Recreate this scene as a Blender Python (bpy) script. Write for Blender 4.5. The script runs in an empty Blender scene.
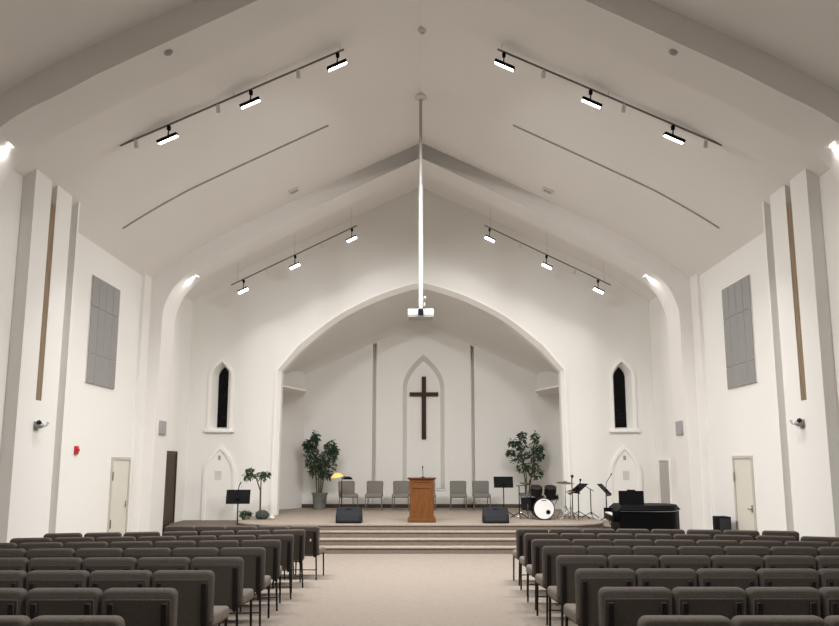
import bpy, bmesh, math, random
from mathutils import Vector, Matrix
random.seed(7)
S = bpy.context.scene
COL = S.collection
R = math.radians
PI = math.pi

# ------------------------------------------------------------------ materials
def nodes(name):
    m = bpy.data.materials.new(name); m.use_nodes = True
    nt = m.node_tree
    return m, nt, nt.nodes['Principled BSDF']

def mat(name, col, rough=.6, metal=0, noise=None, bump=None, spec=.5, coat=0, bump_scale=None):
    """noise=(scale, amount) mottles the colour, bump=strength"""
    m, nt, b = nodes(name)
    b.inputs['Base Color'].default_value = (*col, 1)
    b.inputs['Roughness'].default_value = rough
    b.inputs['Metallic'].default_value = metal
    b.inputs['Specular IOR Level'].default_value = spec
    b.inputs['Coat Weight'].default_value = coat
    tc = nt.nodes.new('ShaderNodeTexCoord')
    if noise:
        n = nt.nodes.new('ShaderNodeTexNoise'); n.inputs['Scale'].default_value = noise[0]
        n.inputs['Detail'].default_value = 4
        nt.links.new(tc.outputs['Object'], n.inputs['Vector'])
        r = nt.nodes.new('ShaderNodeValToRGB')
        a = noise[1]
        r.color_ramp.elements[0].position = .3; r.color_ramp.elements[1].position = .7
        r.color_ramp.elements[0].color = (*[c*(1-a) for c in col], 1)
        r.color_ramp.elements[1].color = (*[min(1, c*(1+a)) for c in col], 1)
        nt.links.new(n.outputs['Fac'], r.inputs['Fac'])
        nt.links.new(r.outputs['Color'], b.inputs['Base Color'])
    if bump:
        n2 = nt.nodes.new('ShaderNodeTexNoise'); n2.inputs['Scale'].default_value = bump_scale or 60
        n2.inputs['Detail'].default_value = 3
        nt.links.new(tc.outputs['Object'], n2.inputs['Vector'])
        bp = nt.nodes.new('ShaderNodeBump'); bp.inputs['Strength'].default_value = bump
        bp.inputs['Distance'].default_value = .01
        nt.links.new(n2.outputs['Fac'], bp.inputs['Height'])
        nt.links.new(bp.outputs['Normal'], b.inputs['Normal'])
    return m

def wood(name, c1, c2, scale=3, rough=.4):
    m, nt, b = nodes(name)
    tc = nt.nodes.new('ShaderNodeTexCoord'); mp = nt.nodes.new('ShaderNodeMapping')
    mp.inputs['Scale'].default_value = (scale*3, scale*3, scale*.35)
    n = nt.nodes.new('ShaderNodeTexNoise'); n.inputs['Scale'].default_value = 4; n.inputs['Detail'].default_value = 6
    r = nt.nodes.new('ShaderNodeValToRGB')
    r.color_ramp.elements[0].position = .3; r.color_ramp.elements[1].position = .7
    r.color_ramp.elements[0].color = (*c1, 1); r.color_ramp.elements[1].color = (*c2, 1)
    nt.links.new(tc.outputs['Object'], mp.inputs['Vector']); nt.links.new(mp.outputs['Vector'], n.inputs['Vector'])
    nt.links.new(n.outputs['Fac'], r.inputs['Fac']); nt.links.new(r.outputs['Color'], b.inputs['Base Color'])
    b.inputs['Roughness'].default_value = rough
    b.inputs['Specular IOR Level'].default_value = .2
    return m

def emit(name, col, strength):
    m, nt, b = nodes(name)
    b.inputs['Base Color'].default_value = (*col, 1)
    b.inputs['Emission Color'].default_value = (*col, 1)
    b.inputs['Emission Strength'].default_value = strength
    return m

def grille_mat():
    m, nt, b = nodes('grille_louvre')
    tc = nt.nodes.new('ShaderNodeTexCoord')
    w = nt.nodes.new('ShaderNodeTexWave'); w.bands_direction = 'Y'; w.inputs['Scale'].default_value = 14
    w.inputs['Distortion'].default_value = 0
    r = nt.nodes.new('ShaderNodeValToRGB')
    r.color_ramp.elements[0].color = (.17, .165, .16, 1); r.color_ramp.elements[1].color = (.36, .35, .34, 1)
    nt.links.new(tc.outputs['Object'], w.inputs['Vector']); nt.links.new(w.outputs['Fac'], r.inputs['Fac'])
    nt.links.new(r.outputs['Color'], b.inputs['Base Color'])
    b.inputs['Roughness'].default_value = .6
    return m

WALLC = (.79, .775, .745)
M = dict(
    wall=mat('wall_paint', WALLC, .75, noise=(.6, .012), bump=.03, spec=.25),
    ceil=mat('ceiling_paint', (.785, .762, .735), .85, noise=(.5, .015), spec=.2),
    rib=mat('rib_paint_shaded', (.765, .742, .715), .75, noise=(.6, .012), bump=.03, spec=.25),  # a touch darker than the ceiling paint, arch-face shade put into the colour
    darkwall=mat('brown_wall', (.10, .08, .065), .8, noise=(2, .1)),
    trim=mat('trim_paint', (.84, .825, .79), .5, noise=(3, .01), spec=.3),
    carpet=mat('carpet', (.255, .218, .186), .95, noise=(14, .07), bump=.5, bump_scale=180, spec=.1),
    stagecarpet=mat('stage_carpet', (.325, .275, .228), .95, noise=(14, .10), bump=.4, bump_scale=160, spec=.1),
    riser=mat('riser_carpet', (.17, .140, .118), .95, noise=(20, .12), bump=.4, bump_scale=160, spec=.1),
    brownbase=mat('brown_base', (.085, .06, .045), .7, noise=(8, .1)),
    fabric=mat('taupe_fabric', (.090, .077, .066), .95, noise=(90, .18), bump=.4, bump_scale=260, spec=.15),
    backcloth_shaded=mat('back_panel_cloth_shaded', (.068, .058, .049), .95, noise=(90, .15), bump=.3, bump_scale=260, spec=.1),  # darker copy of the taupe cloth, shade on the rear put into the colour
    seatfab_lit=mat('seat_fabric_lit', (.17, .148, .128), .95, noise=(90, .18), bump=.4, bump_scale=260, spec=.15),  # lighter copy of the taupe cloth, light on the seats put into the colour
    greyfab=mat('grey_fabric', (.20, .188, .172), .95, noise=(90, .18), bump=.4, bump_scale=260, spec=.15),
    frame=mat('dark_metal', (.011, .009, .008), .55, metal=0, spec=.2, noise=(30, .1)),
    greyframe=mat('grey_metal', (.17, .16, .15), .45, metal=.4, noise=(30, .1)),
    black=mat('black_plastic', (.004, .004, .0045), .65, spec=.12, noise=(40, .1)),
    slate=mat('speaker_shell', (.013, .0145, .019), .7, spec=.25, noise=(60, .15)),
    cloth_grille=mat('speaker_grille', (.018, .020, .025), .8, noise=(120, .3)),
    piano=mat('black_lacquer', (.003, .003, .0035), .5, coat=0, spec=.06, noise=(5, .05)),
    ivory=mat('ivory', (.75, .73, .68), .35, noise=(10, .02)),
    oak=wood('oak', (.115, .042, .013), (.175, .070, .023), 3),
    darkoak=wood('dark_oak', (.075, .026, .012), (.11, .040, .018), 3),
    crosswood=wood('cross_wood', (.030, .012, .010), (.048, .019, .015), 3, .5),
    stripwood=wood('strip_wood', (.19, .135, .08), (.29, .21, .135), 2, .6),
    doorpaint=mat('door_paint', (.66, .635, .56), .45, noise=(2, .015)),
    doorframe=mat('door_frame_paint', (.50, .475, .41), .5, noise=(4, .02)),
    darkdoor=wood('dark_door_wood', (.040, .024, .016), (.065, .040, .027), 2, .5),
    greydoor=mat('grey_door_paint', (.42, .40, .37), .5, noise=(2, .02)),
    steel=mat('steel', (.35, .34, .32), .3, metal=.9, noise=(20, .05)),
    chrome=mat('chrome', (.55, .55, .55), .15, metal=1, noise=(20, .03)),
    brass=mat('cymbal_bronze', (.11, .085, .05), .45, metal=.6, noise=(30, .15)),
    drumhead=mat('drum_head', (.82, .82, .82), .4, noise=(4, .01)),
    drumshell=mat('drum_shell', (.007, .007, .008), .5, spec=.2, noise=(10, .1)),
    white=mat('white_plastic', (.36, .356, .348), .4, noise=(6, .01)),
    offwhite=mat('device_plastic', (.62, .60, .56), .5, noise=(6, .02)),
    grey=mat('grey_plastic', (.33, .325, .32), .5, noise=(6, .02)),
    darkglass=mat('night_glass', (.003, .003, .004), .25, spec=.12, noise=(3, .05)),
    lens=mat('lens_glass', (.01, .01, .014), .05, noise=(3, .05)),
    red=mat('alarm_red', (.50, .015, .03), .4, noise=(6, .02)),
    grille=grille_mat(),
    slot=mat('taupe_metal_and_slot_shadow', (.33, .31, .285), .7, noise=(6, .05)),  # own taupe on grille and plaque; on the ceiling strips, painted slot shadow
    paper=mat('paper', (.62, .60, .57), .8, noise=(6, .02)),
    tag=mat('white_tag', (.80, .80, .78), .8, noise=(6, .02)),
    pot=mat('pot_grey', (.16, .165, .155), .7, noise=(12, .12)),
    soil=mat('soil', (.03, .022, .016), .95, noise=(30, .3)),
    bark=mat('bark', (.085, .072, .05), .9, noise=(30, .25)),
    leaf=mat('leaf', (.030, .058, .024), .5, noise=(9, .4)),
    leaf2=mat('leaf_light', (.045, .085, .038), .5, noise=(9, .4)),
    rock=mat('dark_stone', (.045, .055, .05), .8, noise=(14, .4), bump=.6, bump_scale=20),
    led=emit('led_panel', (1, .98, .96), 9),
    lampglow=emit('downlight_glow', (1, .98, .95), 14),
    amber=emit('amber_glass', (1, .50, .13), .75),
)

# ------------------------------------------------------------------ mesh helpers
def B(): return bmesh.new()

def box(bm, x0, x1, y0, y1, z0, z1, bev=0, seg=2, mtx=None):
    t = bmesh.new()
    r = bmesh.ops.create_cube(t, size=1)
    for v in t.verts:
        v.co = Vector(((x0+x1)/2+v.co.x*(x1-x0), (y0+y1)/2+v.co.y*(y1-y0), (z0+z1)/2+v.co.z*(z1-z0)))
    if bev: bmesh.ops.bevel(t, geom=t.edges[:], offset=bev, segments=seg, profile=.5, affect='EDGES', clamp_overlap=True)
    merge(bm, t, mtx)

def merge(bm, t, mtx=None):
    if mtx is not None: bmesh.ops.transform(t, matrix=mtx, verts=t.verts)
    me = bpy.data.meshes.new('tmp'); t.to_mesh(me); t.free(); bm.from_mesh(me); bpy.data.meshes.remove(me)

def frame_of(d):
    d = d.normalized(); u = Vector((0, 0, 1)) if abs(d.z) < .95 else Vector((1, 0, 0))
    a = d.cross(u).normalized(); return a, a.cross(d).normalized()

def tube(bm, pts, r, n=8):
    """pts list of 3-tuples; r number or list"""
    P = [Vector(p) for p in pts]; rr = r if isinstance(r, (list, tuple)) else [r]*len(P)
    rings = []; a0 = None
    for i, p in enumerate(P):
        d = (P[min(i+1, len(P)-1)]-P[max(i-1, 0)])
        a, b = frame_of(d)
        if a0 is not None:
            a = (a0-d.normalized()*a0.dot(d.normalized()))
            a = a.normalized() if a.length > 1e-4 else frame_of(d)[0]
            b = a.cross(d.normalized()).normalized()
        a0 = a
        rings.append([bm.verts.new(p+a*math.cos(2*PI*k/n)*rr[i]+b*math.sin(2*PI*k/n)*rr[i]) for k in range(n)])
    for i in range(len(P)-1):
        for k in range(n):
            bm.faces.new((rings[i][k], rings[i][(k+1) % n], rings[i+1][(k+1) % n], rings[i+1][k]))
    bm.faces.new(rings[0][::-1]); bm.faces.new(rings[-1])

def lathe(bm, prof, c=(0, 0, 0), n=24, mtx=None):
    """prof [(r,z)], about z through c"""
    t = bmesh.new(); rings = []
    for r, z in prof:
        if r < 1e-5: rings.append([t.verts.new((0, 0, z))])
        else: rings.append([t.verts.new((r*math.cos(2*PI*k/n), r*math.sin(2*PI*k/n), z)) for k in range(n)])
    for a, b in zip(rings, rings[1:]):
        for k in range(n):
            q = [a[k % len(a)], a[(k+1) % len(a)], b[(k+1) % len(b)], b[k % len(b)]]
            q = list(dict.fromkeys(q))
            if len(q) > 2: t.faces.new(q)
    if len(rings[0]) > 1: t.faces.new(rings[0][::-1])
    if len(rings[-1]) > 1: t.faces.new(rings[-1])
    m = Matrix.Translation(c) @ (mtx if mtx is not None else Matrix())
    merge(bm, t, m)

def prism(bm, poly, a, b, axis='y', holes=()):
    """2D polygon(s) extruded between a and b along the axis. axis y: poly is (x,z); z: (x,y); x: (y,z)"""
    t = bmesh.new()
    def P(p, h): return {'y': (p[0], h, p[1]), 'z': (p[0], p[1], h), 'x': (h, p[0], p[1])}[axis]
    es = []; loops = [poly]+list(holes)
    for lp in loops:
        vs = [t.verts.new(P(p, a)) for p in lp]
        es += [t.edges.new((vs[i], vs[(i+1) % len(vs)])) for i in range(len(vs))]
    if holes: bmesh.ops.triangle_fill(t, edges=es, use_beauty=True, use_dissolve=False)
    else: t.faces.new(t.verts[:])
    r = bmesh.ops.extrude_face_region(t, geom=t.faces[:])
    off = {'y': Vector((0, b-a, 0)), 'z': Vector((0, 0, b-a)), 'x': Vector((b-a, 0, 0))}[axis]
    for v in [g for g in r['geom'] if isinstance(g, bmesh.types.BMVert)]: v.co += off
    bmesh.ops.recalc_face_normals(t, faces=t.faces[:])
    merge(bm, t)

def ball(bm, c, r, sx=1, sy=1, sz=1, n=16, rough=0):
    t = bmesh.new(); bmesh.ops.create_uvsphere(t, u_segments=n, v_segments=max(6, n//2), radius=r)
    for v in t.verts:
        k = 1+random.uniform(-rough, rough)
        v.co = Vector((c[0]+v.co.x*sx*k, c[1]+v.co.y*sy*k, c[2]+v.co.z*sz*k))
    merge(bm, t)

def obj(name, bm, m, parent=None, smooth=40):
    bmesh.ops.recalc_face_normals(bm, faces=bm.faces[:])
    me = bpy.data.meshes.new(name); bm.to_mesh(me); bm.free()
    me.materials.append(M[m] if isinstance(m, str) else m)
    if smooth:
        me.polygons.foreach_set('use_smooth', [True]*len(me.polygons))
        me.set_sharp_from_angle(angle=R(smooth))
    o = bpy.data.objects.new(name, me); COL.objects.link(o)
    if parent: o.parent = parent
    return o

def tag(o, label, cat, group=None):
    o['label'] = label; o['category'] = cat
    if group: o['group'] = group
    return o

def thing(name, label, cat, loc=(0, 0, 0), rz=0, group=None):
    o = bpy.data.objects.new(name, None); COL.objects.link(o)
    o.empty_display_size = .1
    o.location = loc; o.rotation_euler = (0, 0, rz)
    return tag(o, label, cat, group)

def struct(name, bm, m, parent=None, smooth=30, label=None):
    o = obj(name, bm, m, parent, smooth)
    if not parent: o['kind'] = 'structure'
    if label: o['label'] = label
    return o

def sempty(name, loc=(0, 0, 0)):
    o = bpy.data.objects.new(name, None); COL.objects.link(o); o.location = loc
    o['kind'] = 'structure'; o.empty_display_size = .1
    return o

def children(o): return [c for c in list(bpy.data.objects) if c.parent == o]
def dup(root, kids, loc, rot, label, group=None):
    """kids = [(obj, [sub...])]"""
    r = root.copy(); COL.objects.link(r); r.location = loc; r.rotation_euler = rot
    r['label'] = label
    if group: r['group'] = group
    for c, subs in kids:
        d = c.copy(); COL.objects.link(d); d.parent = r
        for s_ in subs:
            e = s_.copy(); COL.objects.link(e); e.parent = d
    return r
def kidtree(o): return [(c, children(c)) for c in children(o)]

def catmull(pts, n=5):
    out = []
    for i in range(len(pts)-1):
        p0, p1, p2, p3 = pts[max(i-1, 0)], pts[i], pts[i+1], pts[min(i+2, len(pts)-1)]
        for k in range(n):
            t = k/n
            out.append(tuple(.5*(2*b+(c-a)*t+(2*a-5*b+4*c-d)*t*t+(-a+3*b-3*c+d)*t**3) for a, b, c, d in zip(p0, p1, p2, p3)))
    return out+[pts[-1]]

ORD = ['front', 'second', 'third', 'fourth', 'fifth', 'sixth', 'seventh', 'eighth', 'ninth']
OR1 = ['first']+ORD[1:]

# ------------------------------------------------------------------ the setting
SLOPE, FLAT, ZF = .0226, 13.7, -.31
def floor_z(y): return -SLOPE*min(y, FLAT)

bm = B()
prism(bm, [(-9, floor_z(-9)), (FLAT, ZF), (25, ZF), (25, ZF-.3), (-9, ZF-.3)], -7, 7, 'x')
struct('floor', bm, 'carpet')

CP = [(0, 9.545), (2.04, 8.57), (4.44, 7.39), (5.1, 7.03), (5.7, 6.66), (6.2, 6.32), (6.6, 6.02), (7.0, 5.70)]   # ceiling section
half = catmull(CP, 3)
prof = [(-x, z) for x, z in half[::-1]][:-1]+half
bm = B()
prism(bm, prof+[(x, z+.25) for x, z in prof[::-1]], -8.2, 21, 'y')
struct('ceiling', bm, 'ceil')

# side walls with the slotted pilasters
def side_wall(s, name):
    bm = B()
    pl = [(6.4, -8.2), (6.4, 11.36), (6.2, 11.36), (6.2, 11.88), (6.42, 11.88), (6.42, 12.06), (6.2, 12.06), (6.2, 12.60),
          (6.42, 12.60), (6.42, 12.85), (6.2, 12.85), (6.2, 12.91), (6.6, 12.91), (6.6, 17.05), (6.53, 17.05), (6.53, 17.5),
          (6.53, 18.0), (6.95, 18.0), (6.95, -8.2)]
    prism(bm, [(s*x, y) for x, y in pl], -.6, 6.5, 'z')
    box(bm, *sorted((s*6.2, s*6.42)), 11.88, 12.06, -.6, 2.63)
    struct(name, bm, 'wall')
    bm = B()
    box(bm, *sorted((s*6.208, s*6.42)), 11.882, 12.058, 2.63, 5.95)
    return bm
struct('trim_1', side_wall(-1, 'wall_left'), 'stripwood')
struct('trim_2', side_wall(1, 'wall_right'), 'stripwood')

# unseen rear wall behind the camera, its dark brown chosen to cut bounce light
bm = B(); prism(bm, [(-7, -.5), (7, -.5), (7, 5.8)]+[(x, z+.1) for x, z in half[::-1]]+[(-x, z+.1) for x, z in half[1:]]+[(-7, 5.8)], -8.4, -8.2, 'y')
struct('wall_back', bm, 'darkwall')

# rib arches
RL = [(6.235, 4.752), (6.226, 5.188), (6.16, 5.491), (5.99, 5.853), (5.682, 6.186), (5.311, 6.437), (4.994, 6.605), (4.42, 6.935)]
curve = catmull(RL, 4)
def rib(y0, y1, name):
    inner = [(6.285, -.6), (6.26, 2.5)]+curve+[(3.0, 7.66), (1.5, 8.42), (0, 9.15)]
    outer = [(0, 9.75), (4.44, 7.6), (5.7, 6.9), (6.9, 6.1), (6.9, -.6)]
    bm = B()
    prism(bm, inner+outer, y0, y1, 'y')
    prism(bm, [(-x, z) for x, z in inner+outer], y0, y1, 'y')
    bmesh.ops.remove_doubles(bm, verts=bm.verts[:], dist=.0005)
    struct(name, bm, 'rib', smooth=25)
rib(17.5, 18.4, 'trim_3')
rib(9.5, 10.3, 'trim_4')

# alcove side walls
for s, nm in ((-1, 'wall_alcove_left'), (1, 'wall_alcove_right')):
    bm = B(); box(bm, *sorted((s*6.45, s*6.9)), 18.4, 20.6, -.6, 6.4)
    struct(nm, bm, 'wall')

# far wall with chancel arch and lancet openings
AO = [(4.05, -.6), (4.05, .23), (4.0, 4.19), (3.42, 4.90), (2.38, 5.72), (1.3, 6.29), (.43, 6.60), (0, 6.70)]
AI = [(3.93, -.6), (3.93, .23), (3.91, 4.17), (3.40, 4.74), (2.34, 5.61), (1.27, 6.17), (.40, 6.48), (0, 6.57)]
def dense(p): return p[:3]+catmull(p[3:], 5)
AOd, AId = dense(AO), dense(AI)
def lancet(cx, hw, z0, zs, zt, n=8):
    """pointed arch outline, counter-clockwise from lower left"""
    right = []
    for k in range(n+1):
        t = k/n
        right.append((cx+hw*math.cos(t*PI/2)**.8 if t < 1 else cx, zs+(zt-zs)*math.sin(t*PI/2)**1.0 if t < 1 else zt))
    # sharpen the point: blend with a straight gothic shoulder
    right = [(cx+hw*(1-t**1.95), zs+(zt-zs)*(t**.97)) for t in [k/n for k in range(n+1)]]
    left = [(2*cx-x, z) for x, z in right[:-1]][::-1]
    return [(cx-hw, z0), (cx+hw, z0)]+right+left
WINX = (-5.55, 5.60)
winholes = [lancet(cx, .27, 2.56, 4.02, 4.44) for cx in WINX]
outline = [(-6.7, -.6)]+[(-x, z) for x, z in AOd]+[(x, z) for x, z in AOd[::-1][1:]]+[(6.7, -.6), (6.7, 6.1)]+\
          [(x, z+.12) for x, z in half[::-1] if x < 6.6]+[(-x, z+.12) for x, z in half[1:] if x < 6.6]+[(-6.7, 6.1)]
bm = B(); prism(bm, outline, 20.5, 20.62, 'y', winholes)
struct('wall_front', bm, 'wall', smooth=0)
# chamfered casing of the arch
bm = B()
def strip(bm, A, Bq, ya, yb):
    va = [bm.verts.new((x, ya, z)) for x, z in A]; vb = [bm.verts.new((x, yb, z)) for x, z in Bq]
    for i in range(len(va)-1): bm.faces.new((va[i], va[i+1], vb[i+1], vb[i]))
def full(p): return [(-x, z) for x, z in p]+[(x, z) for x, z in p[::-1][1:]]
fo, fi = full(AOd), full(AId)
grow = [(x*1.012, z+.035) for x, z in fo]
strip(bm, grow, grow, 20.5, 20.46); strip(bm, grow, fo, 20.46, 20.46); strip(bm, fo, fi, 20.46, 20.62); strip(bm, fi, fi, 20.62, 20.9); strip(bm, fi, grow, 20.9, 20.9)
bmesh.ops.remove_doubles(bm, verts=bm.verts[:], dist=.0005)
struct('trim_5', bm, 'trim', smooth=25)

# lancet windows
for i, cx in enumerate(WINX):
    w = sempty('window_%d' % (i+1))
    a = lancet(cx, .355, 2.56, 4.0, 4.54); h = lancet(cx, .27, 2.56, 4.02, 4.44); g = lancet(cx, .165, 2.62, 4.02, 4.33)
    bm = B(); prism(bm, a, 20.455, 20.5, 'y', [h]); obj('window_frame', bm, 'trim', w, 30)
    bm = B()
    vh = [bm.verts.new((x, 20.46, z)) for x, z in h]; vg = [bm.verts.new((x, 20.80, z)) for x, z in g]
    n = len(vh)
    for k in range(n): bm.faces.new((vh[k], vh[(k+1) % n], vg[(k+1) % n], vg[k]))
    obj('window_reveal', bm, 'trim', w, 30)
    bm = B(); prism(bm, lancet(cx, .17, 2.61, 4.02, 4.34), 20.80, 20.82, 'y'); obj('pane', bm, 'darkglass', w, 0)
    bm = B(); box(bm, cx-.41, cx+.41, 20.41, 20.5, 2.47, 2.56, .012); obj('window_sill', bm, 'trim', w)

# arched doors under the windows
for i, cx in enumerate((-5.50, 5.58)):
    d = sempty('door_%d' % (i+1))
    zt = 2.13; hw = .44
    a = lancet(cx, hw, ZF, 1.30, zt); h = lancet(cx, hw-.075, ZF, 1.30, zt-.12)
    bm = B(); prism(bm, a, 20.44, 20.5, 'y', [h]); obj('door_frame', bm, 'trim', d, 30)
    bm = B(); prism(bm, h, 20.475, 20.5, 'y'); obj('door_leaf', bm, 'trim', d, 0)
    bm = B(); tube(bm, [(cx+.29, 20.47, .72), (cx+.29, 20.42, .72), (cx+.20, 20.42, .72)], .012); obj('door_handle', bm, 'steel', d)

# flush doors in the nave walls
def flush_door(n, s, y0, y1, z1, X, leaf, frm, hinge_far, handle=True):
    d = sempty('door_%d' % n)
    xi = s*(X-.03); xo = s*(X+.02)
    bm = B(); box(bm, *sorted((xi, xo)), y0-.06, y0, ZF, z1+.06); box(bm, *sorted((xi, xo)), y1, y1+.06, ZF, z1+.06); box(bm, *sorted((xi, xo)), y0, y1, z1, z1+.06)
    obj('door_frame', bm, frm, d, 0)
    bm = B(); box(bm, *sorted((s*(X-.012), xo)), y0+.008, y1-.008, ZF+.01, z1-.008); obj('door_leaf', bm, leaf, d, 0)
    if handle:
        yh = y0+.08 if hinge_far else y1-.08; sg = 1 if hinge_far else -1
        bm = B(); tube(bm, [(s*(X-.01), yh, .72), (s*(X-.06), yh, .72), (s*(X-.06), yh+sg*.12, .72)], .012)
        box(bm, *sorted((s*(X-.02), s*(X-.01))), yh-.03, yh+.03, .66, .80); obj('door_handle', bm, 'steel', d)
        yy = y1 if hinge_far else y0
        for z in (1.35, .35):
            bm = B(); box(bm, *sorted((s*(X-.045), s*(X-.03))), yy-.025, yy+.025, z-.09, z+.09); obj('hinge', bm, 'steel', d, 0)
flush_door(3, -1, 15.98, 16.88, 1.70, 6.6, 'doorpaint', 'doorframe', False)
flush_door(4, 1, 14.93, 15.74, 1.72, 6.6, 'doorpaint', 'doorframe', True)
flush_door(5, -1, 18.72, 19.64, 1.88, 6.45, 'darkdoor', 'darkdoor', True, False)
flush_door(6, 1, 19.42, 20.22, 1.70, 6.45, 'greydoor', 'trim', False, False)

# thin ceiling slots as taupe strips, the slot shadow put into their colour
CX = sorted(half)
def ceil_z(x):
    x = abs(x)
    for (a, za), (b, zb) in zip(CX, CX[1:]):
        if a <= x <= b: return za+(zb-za)*(x-a)/(b-a)
    return CX[-1][1]
for i, s in enumerate((-1, 1)):
    bm = B()
    pts = [s*(1.93+(6.1-1.93)*k/16) for k in range(17)]
    poly = [(x, ceil_z(x)-.022) for x in pts]+[(x, ceil_z(x)+.04) for x in pts[::-1]]
    prism(bm, poly, 14.58, 14.62, 'y'); struct('trim_%d' % (6+i), bm, 'slot')

# chancel: splayed walls, back wall with grooves and niche, vault
YB = 24.0
NX, NH = .09, .68
niche = lancet(NX, NH, .82, 4.05, 5.16, 10); nback = lancet(NX, NH-.13, .82, 4.05, 4.98, 10)
bm = B()
prism(bm, [(-1.45, 0), (1.63, 0), (1.63, 6.6), (-1.45, 6.6)], YB, YB+.28, 'y', [niche])
box(bm, -5.2, -1.57, YB, YB+.28, 0, 6.6); box(bm, 1.74, 5.2, YB, YB+.28, 0, 6.6)
box(bm, -5.2, 5.2, YB+.28, YB+.4, 0, 6.8)
vh = [bm.verts.new((x, YB, z)) for x, z in niche]; vg = [bm.verts.new((x, YB+.278, z)) for x, z in nback]
for k in range(len(vh)): bm.faces.new((vh[k], vh[(k+1) % len(vh)], vg[(k+1) % len(vh)], vg[k]))
box(bm, NX-NH-.02, NX+NH+.02, YB-.03, YB, .78, .82)
struct('wall_chancel_back', bm, 'wall', smooth=0)
for s, nm in ((-1, 'wall_chancel_left'), (1, 'wall_chancel_right')):
    bm = B()
    pl = [(3.93, 20.62), (4.75, 20.62), (4.75, 22.6), (3.78, 24.0), (4.0, 24.3), (5.4, 24.3), (5.4, 20.62)]
    pl = [(4.15, 20.66), (4.75, 21.2), (4.75, 22.6), (3.78, 24.0), (4.0, 24.3), (5.4, 24.3), (5.4, 20.66)]
    prism(bm, [(s*x, y) for x, y in pl], 0, 5.6, 'z'); struct(nm, bm, 'wall', smooth=0)
    bm = B()   # thin horizontal ledge across the corner
    prism(bm, [(s*x, y) for x, y in ((3.98, 20.8), (3.46, 22.4), (3.85, 24.05), (4.9, 24.05), (4.9, 20.8))], 3.79, 3.83, 'z')
    struct('trim_%d' % (8 if s < 0 else 9), bm, 'wall', smooth=0)
VF = AId[2:]
bx = [(max(0, x*1.17), 6.52-.475*x*1.17) for x, z in VF]
bm = B()
secs = [(20.62, 0, 0), (21.6, .30, 0), (22.6, .62, .01), (23.1, .78, .04), (23.5, .90, .09), (23.75, .97, .16), (23.92, 1, .24), (24.03, 1, .38)]
for (ya, ta, da), (yb, tb, db) in zip(secs, secs[1:]):
    mix = lambda t_, d_: [(x0*(1-t_)+x1*t_, z0*(1-t_)+z1*t_-d_+.10*t_) for (x0, z0), (x1, z1) in zip(VF, bx)]
    strip(bm, full(mix(ta, da)), full(mix(tb, db)), ya, yb)
bmesh.ops.remove_doubles(bm, verts=bm.verts[:], dist=.0005)
struct('ceiling_chancel', bm, 'wall', smooth=60)
bm = B(); box(bm, -4.9, 4.9, YB-.015, YB, .23, .35)
struct('baseboard_chancel', bm, 'brownbase')
for i, (s, y0, y1) in enumerate(((-1, 12.95, 15.9), (-1, 17.0, 17.04), (1, 12.95, 14.85), (1, 15.84, 17.0))): pass

# stage, steps and side wings
def rounded(x0, x1, y0, y1, r, n=8):
    p = [(x1, y1), (x0, y1)]
    p += [(x0+r-r*math.cos(PI/2*k/n), y0+r-r*math.sin(PI/2*k/n)) for k in range(n+1)]
    p += [(x1-r+r*math.sin(PI/2*k/n), y0+r-r*math.cos(PI/2*k/n)) for k in range(n+1)]
    return p
SZ = .23
def slab(bm, poly, z0, z1): prism(bm, poly, z0, z1, 'z')
stage = sempty('stage_platform')
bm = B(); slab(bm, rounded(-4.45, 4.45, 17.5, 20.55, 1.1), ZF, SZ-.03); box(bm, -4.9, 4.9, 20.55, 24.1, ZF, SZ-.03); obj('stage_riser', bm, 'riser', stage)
bm = B(); slab(bm, rounded(-4.47, 4.47, 17.48, 20.55, 1.1), SZ-.03, SZ); box(bm, -4.9, 4.9, 20.55, 24.05, SZ-.03, SZ); obj('stage_floor', bm, 'stagecarpet', stage)
steps = sempty('stage_steps')
for k, (y, zt) in enumerate(((17.17, .095), (16.82, -.04), (16.45, -.175))):
    e = .28*(k+1)
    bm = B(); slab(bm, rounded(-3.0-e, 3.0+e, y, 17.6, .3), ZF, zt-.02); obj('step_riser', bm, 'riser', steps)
    bm = B(); slab(bm, rounded(-3.02-e, 3.02+e, y-.02, 17.6, .3), zt-.02, zt); obj('step_tread', bm, 'stagecarpet', steps)
for i, s in enumerate((-1, 1)):
    w = sempty('stage_wing' if i == 0 else 'stage_wing.001')
    x0, x1 = (-6.4, -4.0) if s < 0 else (4.0, 6.4)
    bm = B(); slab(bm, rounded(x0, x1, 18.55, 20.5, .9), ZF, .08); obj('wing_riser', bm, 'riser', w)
    bm = B(); slab(bm, rounded(x0-.02, x1+.02, 18.53, 20.5, .9), .08, .105); obj('wing_floor', bm, 'riser' if s < 0 else 'stagecarpet', w)  # left wing takes the darker carpet, its shadow put into the colour

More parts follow.
